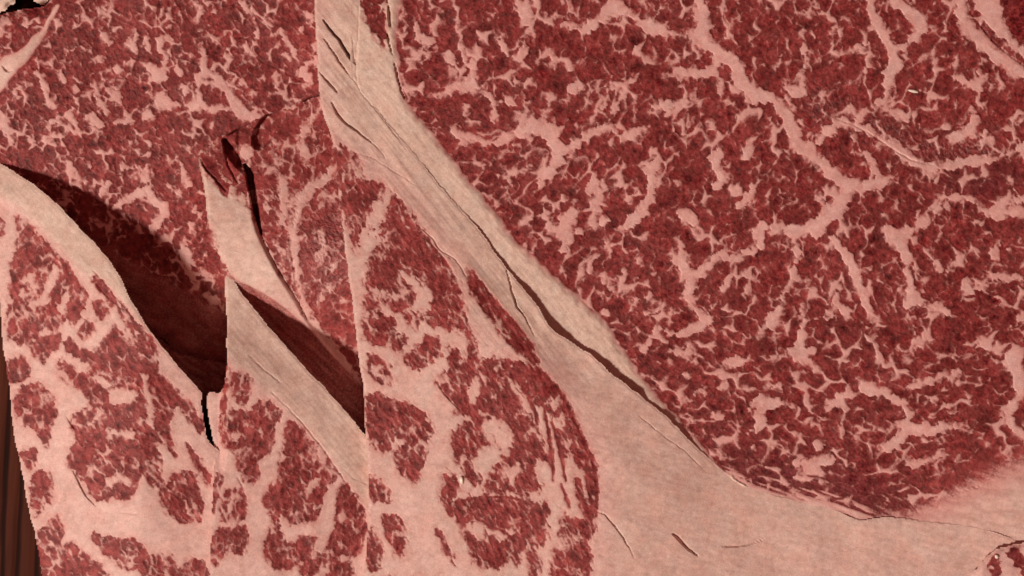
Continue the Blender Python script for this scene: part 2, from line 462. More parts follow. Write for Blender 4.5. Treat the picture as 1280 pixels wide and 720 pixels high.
def grooves(g, X, Y, table):
    """gashes and laminations, each line: depth | x,y,halfwidth ... ; the right-hand lip slopes gently back up"""
    f = np.zeros(X.shape); jx = X + 0.8 * noise(X / 9, Y / 9, 801); jy = Y + 0.8 * noise(X / 9, Y / 9, 802)
    for line in table.strip().split('\n'):
        dp, rest = line.split('|'); dp = float(dp); p = smooth(pts(rest.strip()), n=4); L = 9.0
        for i, (a, c) in enumerate(zip(p, p[1:])):
            m = 26
            q = g.win(min(a[0], c[0]) - m, min(a[1], c[1]) - m, max(a[0], c[0]) + m, max(a[1], c[1]) + m)
            if q is None: continue
            d, tt = seg(jx[q], jy[q], a, c)
            dx, dy = c[0] - a[0], c[1] - a[1]; ln = math.hypot(dx, dy) + 1e-9
            along = ((jx[q] - a[0]) * dx + (jy[q] - a[1]) * dy) / ln
            s = -(dx * (jy[q] - a[1]) - dy * (jx[q] - a[0])) / ln          # + to the right of the line
            w = a[2] + (c[2] - a[2]) * tt
            slot = dp * sstep(-0.45, 0.8, w - d)
            u = (i + tt) / max(1, len(p) - 1); fade = np.sin(np.pi * np.clip(u, 0.02, 0.98)) ** 0.6
            inb = (along > -0.5) & (along < ln + 0.5)
            lip = np.where(inb & (s > 0), 0.22 * dp * fade * np.exp(-np.maximum(s - w, 0) / L) * sstep(24, 12, s), 0)
            f[q] = np.maximum(f[q], np.maximum(slot, lip))
    return f
def warped(X, Y, seed, a1=1.6, a2=1.1, s1=15., s2=5.0, cell=7.5, aniso=1.25, deg=60, mixin=0.7):
    """plan position pulled towards the centres of small fibre bundles, so that borders follow the bundles"""
    jx = X + 2.4 * noise(X / 7, Y / 7, seed + 11); jy = Y + 2.4 * noise(X / 7, Y / 7, seed + 12)
    sx, sy, _ = bundles(jx, jy, cell, aniso, deg, seed + 13)
    return (X + mixin * (sx - jx) + a1 * noise(X / s1, Y / s1, seed) * 1.6 + a2 * noise(X / s2, Y / s2, seed + 1) * 1.6,
            Y + mixin * (sy - jy) + a1 * noise(X / s1, Y / s1, seed + 2) * 1.6 + a2 * noise(X / s2, Y / s2, seed + 3) * 1.6)
STEP = 1.5
# ------------------------------------------------------------------ outlines, seams, marbling (plan units)
CRACK = '450,-80 450,0 449,50 447,90 451,112 460,124 478,146 500,172 525,201 560,244 600,288 622,320 640,343 655,362 672,382 680,398 691,412 712,427 740,444 760,464 785,482 800,494 820,510 840,527 862,551 880,567 895,581 906,590'
APRON = '906,590 930,606 965,618 1000,627 1030,634 1052,641 1068,649 1080,650 1110,646 1150,651 1200,656 1235,664 1262,672 1290,690 1310,740 1310,800'
C_LEFT = '388,-80 392,0 395,50 398,110 403,140 413,168 419,192 422,230 426,270 432,320 439,370 445,420 450,460 455,490 456,540 460,580 460,650 456,720 454,800'
C_RIDGE = '385,-80 388,0 391,60 397,120 407,155 420,182 445,194 475,215 500,250 525,281 550,312 566,335 577,365 588,400 603,428 640,443 675,460 697,483 712,510 728,545 742,580 746,620 742,660 738,720 738,800'
F_LEAN = '510,-80 503,0 500,15 497,45 498,65 501,90 505,115 513,134 530,153 547,175 567,200 587,225 610,252 626,271 636,290 662,316 700,350 725,372 747,392 760,404 771,426 787,446 800,467 812,484 824,497 842,515 855,532 872,550 892,575 912,592'
F_VEINS = '''
655,5,9 657,20,10 655,30,7 652,35,3
770,8,10 757,20,6 745,27,7 735,33,7 732,45,3
770,12,8 785,18,5 800,25,4 812,32,9 822,35,9 835,40,7 845,43,5 857,46,3 868,47,5
700,30,2 715,33,3 730,32,2
872,-6,5 877,15,9 880,32,9 878,47,10 892,62,9 912,72,10 922,87,10 930,105,11 945,118,11 965,122,6 975,135,6 987,150,8 992,170,8 997,185,8 1022,200,7 1042,217,9 1060,232,11
1060,232,11 1085,232,7 1107,225,7 1117,221,4
1060,232,11 1052,250,10 1037,267,11 1017,285,10 992,287,8 970,284,7 950,285,7 952,300,6 945,311,5 922,322,4 905,318,4 892,320,5 885,332,6 870,343,8 856,337,9 850,322,8 852,309,3
868,345,8 862,356,7 860,372,7 872,390,4 882,402,8 865,410,6 850,417,4 830,412,3 817,415,4 810,430,4 805,440,3
862,430,3 862,445,4 838,437,2
1107,287,6 1122,302,9 1132,315,7 1132,325,5 1135,340,5 1137,357,5 1140,372,8 1135,386,7
1140,374,6 1155,377,4
1122,302,8 1135,292,6 1150,282,5 1165,275,4 1172,260,6 1180,242,5 1181,232,3
1172,252,4 1195,247,3 1215,250,4 1230,262,5 1247,267,7 1267,264,7 1284,265,6
1247,266,7 1257,252,4
1042,158,8 1052,152,7 1080,162,5 1105,175,6 1122,187,7 1140,200,8 1160,208,7 1180,208,7 1210,201,6 1240,199,5 1260,192,5 1290,178,7
1040,160,8 1022,178,5 1000,187,6
1067,170,2 1077,185,3 1090,200,3 1095,215,5 1100,224,6
1087,-6,7 1092,20,6 1100,37,8 1110,50,7 1117,67,8 1117,82,10 1110,97,9 1110,110,6 1107,125,4
1117,67,6 1132,57,5 1145,45,7 1150,27,11 1140,15,9 1122,5,6 1115,-4,4
1150,27,7 1162,33,4
1040,40,5 1047,30,2
1027,15,2 1020,4,2
1007,15,4 1013,23,2
1005,55,3 1007,82,4 1002,100,3 1005,115,6 995,117,6 982,111,5
977,68,3 970,82,2
967,47,3
1070,60,3 1082,66,4 1095,68,2
1192,95,5 1210,105,5 1225,105,6 1222,87,3
1228,102,3 1236,92,2
1217,150,6 1212,165,9 1195,172,8 1185,170,5
1212,168,6 1230,168,4 1255,162,3 1280,150,2
1100,127,6 1115,140,6 1132,143,7 1135,152,4
1142,107,3 1160,115,4 1167,121,3
1200,-4,8 1203,20,9 1215,40,9 1235,60,9 1260,80,9 1290,97,9
1232,-6,16 1236,12,15 1250,35,9 1275,60,8 1295,74,8
525,45,6 537,51,6
522,42,4 519,26,3
512,53,2 525,48,3
560,67,7 565,77,6
575,50,5 577,65,4 583,78,4
596,60,3 593,80,5 590,97,5 587,105,9 572,107,6 560,113,5 547,118,5 535,119,2
588,106,8 597,110,7 606,108,4
585,130,3 580,145,2 567,156,2
610,118,4 615,124,5 618,140,4 620,155,2
628,44,3 630,58,5 636,67,4
652,52,3 651,65,4 647,76,6
662,58,3 655,66,3
657,45,2
690,66,3 692,76,4 692,86,3
712,84,5
722,96,4 718,107,8 710,114,3
722,110,4 731,110,3
645,103,3 640,108,2
655,112,2 665,103,5
632,120,4 640,130,5
690,117,3 685,135,4 677,149,3
661,127,2 656,143,3 652,154,3
565,165,4 585,172,5 605,176,5 620,177,5 640,168,6 660,162,8 680,160,11 688,168,12 693,182,11 700,192,10 692,205,8 682,221,6 672,235,3 667,241,2
700,190,9 715,182,7 730,172,6 745,165,5 762,158,6
745,163,3 746,154,3
762,157,4 772,166,4 780,172,6 795,163,5 812,158,4
700,168,3 707,150,3
625,222,2 637,217,3 655,212,4 666,207,3
640,235,2 636,222,2
660,270,3 672,267,3 685,273,4 686,287,4 697,286,6 705,282,9 715,270,8 722,262,5
706,288,8 712,300,6 703,312,5
712,290,5 730,290,3 742,283,6 757,277,6
744,280,4 746,260,4 752,241,6 747,238,4
757,238,4 757,222,2
675,252,2 684,264,3
709,262,2 721,250,2
742,205,2 747,192,4
742,218,4 741,232,7 737,243,4
702,247,3 708,250,3
710,220,3
800,266,7 792,275,9 784,284,5 775,286,3
757,302,5 763,313,4
772,295,3
825,196,3 820,205,6 812,213,7 815,225,7 812,238,5 807,252,4 802,265,7
796,240,2 788,249,3 780,247,2
850,230,4 843,229,2 832,230,3
847,265,5 856,272,9 867,275,6
900,187,4 895,197,8 893,207,7 901,217,8 902,226,7 895,233,5
938,179,4 935,188,7 929,198,5
942,229,3 940,236,5 930,250,4 920,260,5 912,266,3
887,151,3 892,158,6 882,166,3
818,132,5 833,132,7 850,130,5 870,127,4 890,122,2
835,138,2 832,156,2
861,140,2 858,160,2
845,87,4 855,91,7 870,92,7 885,90,6 895,87,5 896,77,6
830,95,3 842,92,3
851,96,2 849,112,2
872,97,2 867,122,2
900,100,2 900,118,3
792,95,2 783,109,5 772,130,4 766,138,2
776,100,2 764,112,3 759,122,4 751,138,3
910,32,4 912,45,4 907,51,3
898,15,2
960,10,3
990,132,5 984,124,4
1022,242,4 1028,257,2
1015,225,2
992,296,7 996,312,5 993,335,5 990,346,7 980,370,4 975,385,6 966,397,9 957,410,6 947,422,3
992,346,5 1008,352,4
1040,297,5 1055,315,6 1065,332,8 1072,350,7 1080,370,6 1085,387,6 1098,402,6
1070,335,5 1090,337,2
1045,365,4 1046,380,6 1056,388,7 1063,398,4
1046,384,5 1037,391,4
1002,380,2 1005,397,5 1003,415,6 1000,435,8 1000,446,10
1006,398,3 1020,397,3 1036,397,3 1046,388,3
990,440,6 1000,440,8 1014,437,4
1002,448,6 1015,453,5 1026,466,4
1160,384,4 1175,386,6 1186,391,4
1207,349,5 1211,361,8 1222,360,5 1233,357,3 1243,347,3 1260,345,3 1290,348,3
1155,324,2 1167,325,4 1178,338,3
1250,304,4 1243,315,4 1246,324,4
1262,312,3
1152,404,3 1157,416,4 1152,430,5 1140,433,3
1095,436,4 1098,446,6 1101,456,4
1221,431,3 1226,425,6 1236,436,6
1270,436,8 1267,450,13 1273,470,10 1276,490,7 1268,505,8 1261,520,8 1271,538,6 1285,548,6
1280,396,6 1262,412,3
1261,522,4 1249,533,3
1075,475,5 1080,483,8 1095,488,8 1108,490,4
1067,492,5 1051,497,9 1037,508,3
1055,500,6 1057,512,4 1055,526,3 1052,541,3
1110,492,4 1122,500,5 1133,508,5 1137,522,5 1133,533,6 1150,537,7 1170,537,7 1188,532,5 1205,537,3 1221,541,2
1133,536,6 1121,550,7 1107,560,7 1097,571,3
1137,487,3 1150,480,7 1165,475,5 1182,470,5 1196,467,4
1184,470,4 1191,478,3
1167,500,6
1185,517,2 1200,513,3
1177,567,4 1165,572,4 1146,580,4 1132,576,3
1205,565,2
1192,592,3
1022,555,5
970,555,3
1045,574,5 1030,577,8 1010,583,7 1025,592,6 997,598,4
985,580,4 1003,576,3
910,455,4 925,452,7 937,449,5
920,462,3
942,502,6 957,502,9 975,505,6 991,507,3
956,506,6 947,520,6 955,530,5 940,538,5 930,543,2
900,485,2 908,480,4
960,480,4 976,482,3
885,517,3 900,519,3 911,517,2
862,470,3 848,470,3
845,500,2 867,494,2 880,490,2
910,550,4 921,550,4
940,560,4
967,557,4
868,527,3 860,531,3
880,540,3
757,345,3 750,353,3
757,345,3 765,360,2 772,371,2
755,366,2 755,378,2
745,319,4 740,326,5 737,338,3
760,304,4 765,314,2
797,315,3 801,327,3
815,297,4
780,335,2 776,342,2
796,346,2 792,356,2
820,340,3
787,378,2 800,375,3 811,369,3
800,388,3 810,392,4 820,387,4 828,377,4
757,392,5
921,334,3 913,347,4 907,358,4 902,366,4
935,362,4
900,376,3
937,376,3
1272,250,4
'''
F_DIR = [(560,130,-12),(560,220,18),(700,250,-55),(800,150,-62),(900,150,-62),(850,250,-62),(1000,350,-75),(1150,320,75),(850,480,25),(950,540,18),(1100,570,12),(1210,570,-28),(1150,80,-60),(1000,60,70),(620,40,80),(720,60,80),(1210,420,-20),(1050,440,40),(1240,300,40)]
D_VEINS = '''
127,38,3 130,45,6 135,51,4
157,57,3 164,57,7 170,63,3
170,46,2 168,56,3
207,45,3 200,50,5 200,58,5 207,68,3 205,80,3
207,45,3 213,50,2
212,35,2
207,8,2 200,18,3
185,8,2 193,13,2
184,47,3 185,60,3 188,67,2
128,9,3 134,13,4 138,6,2
92,62,3 82,62,3
97,52,2
115,74,4 125,73,3 133,76,3
143,83,2 147,87,5 156,88,2
157,80,2
162,94,2
192,89,5 197,95,9 206,95,4
180,82,4
220,75,3 222,85,4 225,92,4
230,78,2
253,54,2 253,66,4 255,78,4 256,91,7 265,93,5 277,101,5 287,116,6 292,128,7 300,138,8 310,144,8 323,147,6
252,93,6 247,99,5 250,108,2 249,120,3 246,132,8 240,135,5
248,132,5 256,132,4 264,136,4 275,134,3 288,135,4
227,106,2 235,108,4 233,117,4
205,112,2 200,120,3 202,128,7 211,130,6 222,131,3
202,128,6 196,131,4
184,145,6 191,144,5
165,151,5 152,152,3 144,154,2
110,145,4 117,150,7 119,160,4
118,152,5 126,156,4
118,105,3 121,111,5 120,118,3 123,125,3 127,131,4 136,141,2
146,124,3 150,131,2
156,137,2 158,146,2
142,110,3 151,108,2
154,122,3
187,117,3
47,92,3 53,94,4 54,103,5 56,111,4 57,121,3
50,132,3 58,127,3 65,130,4 71,134,3
17,115,3 23,122,3
75,90,3 80,100,3
92,107,3 96,115,2
62,152,3 70,150,4 78,155,3
75,144,2 70,150,3
62,153,2 59,161,2
80,146,3 86,141,5 93,138,3
87,143,3 92,150,4 96,160,4
102,152,2
45,145,2
0,134,3 5,152,4 10,162,5 13,170,4 15,178,4
12,165,3 21,165,3
36,175,2 50,177,4 60,172,5 75,170,4 90,167,2
305,4,4 312,14,3 320,30,2 322,47,3
352,37,4 357,47,4 365,62,3 373,76,2
357,70,4 366,73,2
377,37,4
392,25,4 380,15,2
305,57,4 315,67,4 323,73,2
285,60,4 289,68,2
302,80,2
315,117,5
305,102,3 299,106,3
277,95,3
342,100,2 348,106,3 350,116,3 360,123,2 366,135,3
367,107,2 367,121,2
380,85,3 377,92,4 386,96,6 388,103,4
392,80,4
242,2,3 250,12,4 245,23,3
262,32,2
267,15,3
85,202,3 92,212,3
95,220,6 103,224,4 110,231,3
112,207,3
135,230,5 126,244,3
152,207,2 153,216,2
185,207,2 184,221,2 182,235,6 172,244,6 160,248,5 150,255,4 144,259,3
184,238,7 189,247,6 197,255,6 205,260,8 202,270,6 196,283,5 195,293,2
172,224,2
226,204,2 229,213,3 235,229,4
240,281,3 238,291,3
242,265,2 246,256,2
227,305,3 232,317,8 235,326,7 236,338,3 240,346,4 250,342,4 258,345,5 266,348,4
226,315,5
257,320,3
255,369,4 262,372,4 268,376,6
262,385,5 267,394,7 275,407,6 283,420,6
'''
D_DIR = [(100,100,60),(250,60,80),(350,80,50),(200,220,80),(60,160,45),(330,120,45),(60,60,50)]
C_LEAN = '''
418,182 430,184 445,194 449,208 441,212 446,225 433,236 423,234 420,208
437,228 452,224 482,236 470,262 457,280 455,300 453,316 440,312 436,296 430,262 428,240
488,240 500,250 522,284 545,311 560,333 574,362 581,390 586,412 574,412 552,410 536,404 540,382 532,362 522,350 503,356 490,352 478,358 462,352 458,340 464,322 477,300 479,275 484,255
457,356 470,348 490,351 487,370 476,380 470,390 458,388
483,352 498,345 516,348 518,370 508,386 490,388 484,376
455,396 470,392 490,398 493,412 482,428 464,428 456,415
510,394 522,392 528,400 518,410 510,404
490,422 499,416 508,422 500,438 491,434
505,448 512,436 528,430 534,420 545,424 553,435 546,447 532,452 522,458 508,455
560,448 567,434 575,438 575,456 566,460
585,412 592,420 596,450 590,462 584,455 586,432
585,337 592,344 606,361 624,383 640,400 656,420 668,438 673,456 664,454 648,437 634,427 620,406 608,390 597,377 589,362
545,475 565,461 600,448 640,450 672,461 695,484 706,506 692,520 672,505 668,525 682,560 686,582 673,572 668,592 673,610 660,620 640,616 605,613 613,598 623,580 640,566 622,556 602,560 585,575 600,600 592,604 580,590 568,570 566,550 578,530 590,522 576,515 560,497
695,483 713,510 729,545 743,580 747,615 744,642 737,622 733,600 724,582 711,562 706,578 699,555 694,535 704,540 707,520
496,501 515,507 531,520 541,536 538,549 525,553 510,550 498,545 494,525
494,562 520,551 529,565 525,586 520,602 513,600 500,586
462,497 475,493 490,505 496,530 489,552 478,565 466,555 460,530
462,448 472,444 480,455 488,468 486,483 477,478 468,474 461,465
460,601 472,600 485,611 488,622 478,628 463,620
556,598 566,594 573,605 570,618 562,625 565,641 560,641 553,620
568,631 590,622 625,622 651,630 663,655 669,680 655,691 640,690 623,713 612,705 598,706 590,691 580,671 572,650
645,625 668,627 677,638 684,626 683,655 679,682 662,676 655,655
645,674 651,682 648,702 639,700
662,691 676,700 672,718 660,714
701,642 715,650 733,648 737,665 733,681 722,686 707,681
694,688 712,684 736,684 739,730 736,790 688,790 690,720
720,598 729,610 736,635 743,650 743,667 732,646 722,620
461,665 469,671 477,690 470,709 461,707
477,650 490,644 501,650 507,680 501,697 492,681 485,670
546,662 555,674 569,697 559,692
470,730 520,725 560,740 600,735 640,745 600,785 500,785
'''
C_FAT = '''
483,236,7 475,262,8 465,290,10 455,313,9 450,335,9 448,358,9 446,380,8
430,285,4 433,310,6 438,330,7 444,350,8
505,340,3 515,352,5 530,365,8 532,385,6
470,372,3 480,366,3
618,538,15 632,548,11
595,480,4 590,500,4
640,478,2 655,500,3 660,515,3
648,580,3 640,600,3
590,655,6 600,665,7
625,670,6 640,665,4
700,500,3 690,505,3
'''
B_LEAN = '''
291,471 300,466 311,474 314,488 306,501 295,499 290,486
288,514 306,515 315,525 312,541 300,558 285,558 277,549 284,535
317,509 330,502 346,510 351,521 342,531 342,549 333,566 323,576 323,590 319,601 307,598 299,585 298,570 305,550 318,535 314,520
360,527 373,532 393,555 411,578 426,595 441,618 455,640 456,662 451,686 438,695 425,690 420,701 400,706 380,700 360,711 342,707 332,690 333,670 345,655 338,641 331,628 336,612 349,600 350,580 358,560 355,545
284,611 298,611 307,625 303,646 290,656 278,650 276,635
268,667 285,660 305,659 309,675 302,691 290,691 285,681 275,701 262,700 261,685
415,708 425,701 438,704 442,730 430,790 405,790 403,730
378,706 392,701 396,712 386,723 377,716
281,455 285,460 282,500 279,535 276,533 279,490
272,590 277,600 270,625 266,640 265,620
300,735 350,730 380,745 350,785 300,780
'''
B_FAT = '''
432,600,3 420,605,5 412,625,7 410,645,9 404,665,9 386,660,7 362,668,8 352,650,3
404,668,8 400,690,4
385,612,3 395,600,4
398,560,2 410,590,2
295,545,4
308,530,2
'''
A_LEAN = '''
20,272 38,284 58,304 80,328 99,354 106,375 100,393 92,403 80,400 72,413 60,412 62,402 50,413 38,426 24,429 14,425 9,410 10,392 14,375 8,360 14,330 18,300
-30,250 0,262 6,266 5,280 0,292 -20,300 -40,280
44,426 60,417 73,418 75,428 65,441 52,450 42,440 33,430
9,453 20,446 32,450 36,465 28,473 12,476
21,491 35,481 52,483 65,495 68,512 62,532 58,556 50,546 42,535 28,530 19,515
82,430 90,425 105,440 125,435 145,409 158,424 175,430 190,444 196,460 201,470 221,490 241,510 253,530 251,541 235,521 222,505 215,520 212,545 222,572 211,556 205,541 202,556 195,561 201,600 190,606 178,590 170,606 165,621 150,623 130,623 115,619 105,600 95,588 86,580 87,562 100,550 91,535 95,517 110,510 112,498 100,485 75,470 72,454 80,452 95,462 108,470 112,455 100,448 85,440
148,383 160,389 171,405 191,425 196,441 185,441 170,421 155,401
115,345 125,350 146,376 140,379 128,367
99,412 108,400 112,408 118,402 112,416 104,422
115,380 125,376 134,388 128,398 120,392
200,621 209,600 225,591 241,592 249,615 253,642 245,649 225,651 214,641
234,556 250,575 263,601 258,602 245,582
114,669 130,672 150,674 170,674 186,695 197,725 184,725 170,712 150,706 135,696
28,566 42,561 45,575 38,586 32,580
42,596 55,587 63,600 64,620 58,629 47,620
50,665 65,644 76,655 76,676 68,690 60,706 54,725 49,700 47,680
38,608 48,625 52,642 45,642
70,692 88,679 100,687 116,700 138,730 120,790 60,790 60,722
194,689 205,700 203,722 196,712
211,694 220,704 226,725 215,722
227,709 240,701 256,704 259,735 230,735
150,740 190,735 220,745 200,785 140,780
'''
A_FAT = '''
-8,255,4 8,270,5 14,288,7 10,312,8 5,340,6 3,380,5
70,338,5 60,360,6 52,377,5 40,382,5
38,345,4 42,362,3
85,370,4 78,388,4
148,495,11 166,495,6
140,540,3 165,544,4
138,603,5 150,598,4 160,603,4
180,470,2 186,500,3 190,530,3
120,470,3 135,480,4
112,530,3 125,515,3
'''
E_FAT = '''
247,205,6 252,225,10 258,245,15 270,255,20 284,270,25 296,295,30 310,325,31 330,358,28 352,385,24 385,428,26 415,466,26 445,508,24
270,232,12 282,250,18 296,272,19 305,300,16
308,190,9 307,200,7
268,200,3 278,222,5
300,217,4
313,240,4 318,255,4
355,135,3 368,128,4
390,150,5 380,165,6 378,180,5 385,200,5
395,185,4
345,195,3 350,205,4
352,220,5 354,240,6 356,262,5 352,280,3
420,205,5 412,218,7 400,228,8 385,238,8 374,255,7 368,275,6 367,300,6 368,320,5 371,345,5 378,370,4 384,392,3
330,245,3 334,260,3
345,300,3 355,320,3
420,175,3
398,380,3 412,360,4
400,290,3 405,310,4 395,320,3
'''
A_OUT = '-75,175 -40,190 0,205 35,226 70,254 95,280 120,306 145,338 158,362 162,372 178,398 200,430 225,460 245,483 253,492 251,505 256,530 264,556 300,580 330,640 330,800 70,800 53,722 45,675 35,632 25,577 17,540 10,475 4,435 0,385 -6,345 -35,290 -75,260'
A_INNER = '-75,232 0,250 25,265 48,288 75,315 100,342 120,358 150,378 175,405 205,440 235,474 260,492'
B_OUT = '280,334 288,344 300,364 320,389 345,419 370,447 400,479 425,506 445,529 460,548 520,600 520,800 250,800 262,722 264,660 266,610 269,565 262,530 258,502 262,489 274,491 281,480 283,450 283,400 281,355'
B_INNER = '283,455 300,462 330,487 352,508 378,532 396,553 415,578 435,605 455,636 520,680'
E_OUT = '247,193 255,186 266,180 276,172 292,165 310,157 330,146 350,138 370,131 392,122 430,115 500,150 500,530 460,550 440,540 420,520 400,495 385,470 340,450 300,400 283,350 276,335 275,320 262,305 259,300 258,270 257,250 252,222'
D_OUT = '-75,60 0,19 20,14 45,8 62,2 80,-30 90,-75 470,-75 470,330 400,400 330,440 290,458 265,452 245,447 228,442 216,434 204,424 186,416 160,410 120,392 60,345 -75,280'
GASH_C = '''
12 | 404,24,0.5 412,36,1.2 424,50,1.6 431,61,2.0
14 | 432,63,1.6 440,74,2.1 450,82,2.2 458,95,1.9 465,103,0.5
4 | 405,48,0.5 415,62,0.9 428,82,1 436,92,0.5
2.2 | 436,92,0.4 450,110,0.4 462,124,0.3
5 | 399,90,0.4 410,102,1.2 421,115,0.9
6 | 415,128,0.5 422,142,1.3 430,152,1.4 440,159,1.2 452,168,0.9 465,178,0.5
2.5 | 465,178,0.4 475,188,0.4 482,199,0.3
2 | 447,192,0.3 465,197,0.3 485,210,0.4 505,222,0.3 520,232,0.2
2.5 | 450,115,0.2 480,150,0.3 510,190,0.2
2.5 | 520,280,0.3 540,297,0.6 550,312,0.6 570,325,0.5 582,345,0.5
5 | 634,338,0.4 640,363,0.9 647,384,0.9 657,397,0.5 668,420,0.2
5 | 842,667,1.2 850,675,1.9 860,685,1.7 872,694,0.8
3 | 903,683,0.5 918,682,1.5 935,680,1.0 955,674,0.4
3.5 | 745,639,0.4 756,643,0.6 768,657,0.8 778,670,0.8 785,682,0.5 793,697,0.2
2 | 545,475,0.5 558,495,0.8 576,514,0.4
2 | 800,520,0.4 830,545,0.4 855,563,0.4 880,588,0.3
'''
GASH_F = '''
8 | 486,8,0.6 487,20,1.5 488,32,1.2
6 | 484,41,0.9 487,55,0.8 491,68,0.4
6 | 493,78,0.4 497,95,0.7 500,108,0.7 506,124,0.5
2 | 1042,147,0.3 1075,160,0.6 1110,182,0.8 1140,200,0.8 1166,206,0.4
1.6 | 1208,0,0.8 1213,15,1 1228,35,1.2 1245,55,1.2 1270,75,1.2 1290,88,1
2 | 500,75,0.3 530,75,0.7 548,78,0.5
2 | 1180,622,0.5 1200,614,0.7 1225,607,0.5
1.5 | 1155,625,0.5 1163,619,0.6 1175,616,0.3
2 | 1275,600,0.5 1290,590,0.6
'''
GASH_A = '''
4 | 91,587,0.5 99,603,0.9 108,620,0.8 119,631,0.5
3 | 82,520,0.3 92,534,1.0
2 | 112,345,0.4 122,357,0.7 138,375,0.5
2 | 116,338,0.4 130,352,0.8 148,375,0.6 165,395,0.5
1.5 | 145,640,0.4 165,642,0.8 172,641,0.3
'''
GASH_E = '''
15 | 281,176,3 287,188,6 294,198,6 298,206,4
24 | 306,206,2 312,217,4 314,235,4 318,256,2.6 322,275,2.2 327,293,1.0
9 | 348,142,4 338,154,11 329,168,12 322,180,7
4 | 250,196,0.4 258,212,1.2 270,225,1.2 282,238,0.8
4 | 281,190,0.5 287,210,1.0 297,228,0.8
3 | 365,296,0.3 362,300,0.6 366,330,0.7 372,365,0.8 378,395,0.5
2 | 372,262,0.4 366,285,0.6
5 | 325,292,0.5 345,332,0.7 372,376,0.6 384,398,0.4
'''
C_STRANDS = """
672,460,2 695,484,2.4 711,511,2.2 727,545,2.6 741,580,2.4 746,615,1.8 744,645,1.4
690,528,1 697,550,2 703,575,1.6 707,602,0.6
678,498,1 685,535,2 690,570,2 692,600,0.8
708,522,1 717,550,1.8 722,578,1 
733,598,1 739,625,1.8 741,655,1
719,598,1 729,628,2 739,648,2 742,664,1
702,605,0.8 708,622,1.6 712,634,0.6
640,452,1 655,480,2 668,510,2 672,530,1
610,455,1 622,485,2 640,515,2
600,470,1 612,505,1.6 622,520,1
590,338,1 608,368,1.8 630,398,2 655,430,1.8 670,450,1
596,345,0.6 620,378,1.4 645,405,1.2 668,437,0.8
570,628,1 600,622,1.4 640,622,1.4 665,632,1
585,640,0.8 610,655,1.4 635,668,1.2 650,690,0.8
560,600,0.8 556,620,1.4 562,642,0.8
420,186,1.5 424,210,1.8 426,232,1
"""
# ------------------------------------------------------------------ the board
def make_board():
    nx = 120; ang = math.radians(12)
    x = np.linspace(-0.9, 0.9, 2); me = bpy.data.meshes.new('wooden_board')
    v = [(-.9, -.7, 0), (.9, -.7, 0), (.9, .9, 0), (-.9, .9, 0), (-.9, -.7, -.03), (.9, -.7, -.03), (.9, .9, -.03), (-.9, .9, -.03)]
    me.from_pydata(v, [], [(0, 1, 2, 3), (7, 6, 5, 4), (0, 4, 5, 1), (1, 5, 6, 2), (2, 6, 7, 3), (3, 7, 4, 0)])
    me.materials.append(WOOD)
    o = bpy.data.objects.new('wooden_board', me); sc.collection.objects.link(o)
    o['kind'] = 'structure'; o['label'] = 'dark brown wooden board under the beef'; o['category'] = 'board'
make_board()

# ------------------------------------------------------------------ heights (towards the viewer) of the large cuts
def h_right(X, Y):
    return 4 + 0.03 * (Y - 360) + 3.0 * noise(X / 120, Y / 120, 5) + 1.2 * noise(X / 45, Y / 45, 6)
def grain(X, Y, seed, amp):
    return amp * (noise(X / 4.2, Y / 4.2, seed) + 0.7 * noise(X / 2.3, Y / 2.3, seed + 5))
def marble(X, Y, ctrl, cell, aniso, seed, junction, thread, lo_=-0.35, hi=0.35):
    """tapering fat stars and threads between rounded fibre bundles, in two sizes"""
    out = np.full(X.shape, -12.0)
    for k, (cs, am) in enumerate(((1.0, 1.0), (0.55, 0.52))):
        s = seed + 1000 * k
        wx = X + cell * cs * 0.28 * noise(X / (cell * cs * 0.7), Y / (cell * cs * 0.7), s + 1) + 1.1 * noise(X / 4, Y / 4, s + 3)
        wy = Y + cell * cs * 0.28 * noise(X / (cell * cs * 0.7), Y / (cell * cs * 0.7), s + 2) + 1.1 * noise(X / 4, Y / 4, s + 4)
        E, J = stars(wx, wy, ctrl, cell * cs, aniso, s + 10)
        gate = sstep(lo_ + 0.1 * k, hi + 0.1 * k, fbm(X / (38 - 9 * k), Y / (38 - 9 * k), s + 40, 3))
        f = 0.60 * (junction * am * gate - J) - 1.15 * E - 1.0 * (1 - gate)
        th = thread * am * (0.3 + gate) - E - 2.5 * (1 - gate)
        out = np.maximum(out, np.maximum(f, th))
    return out

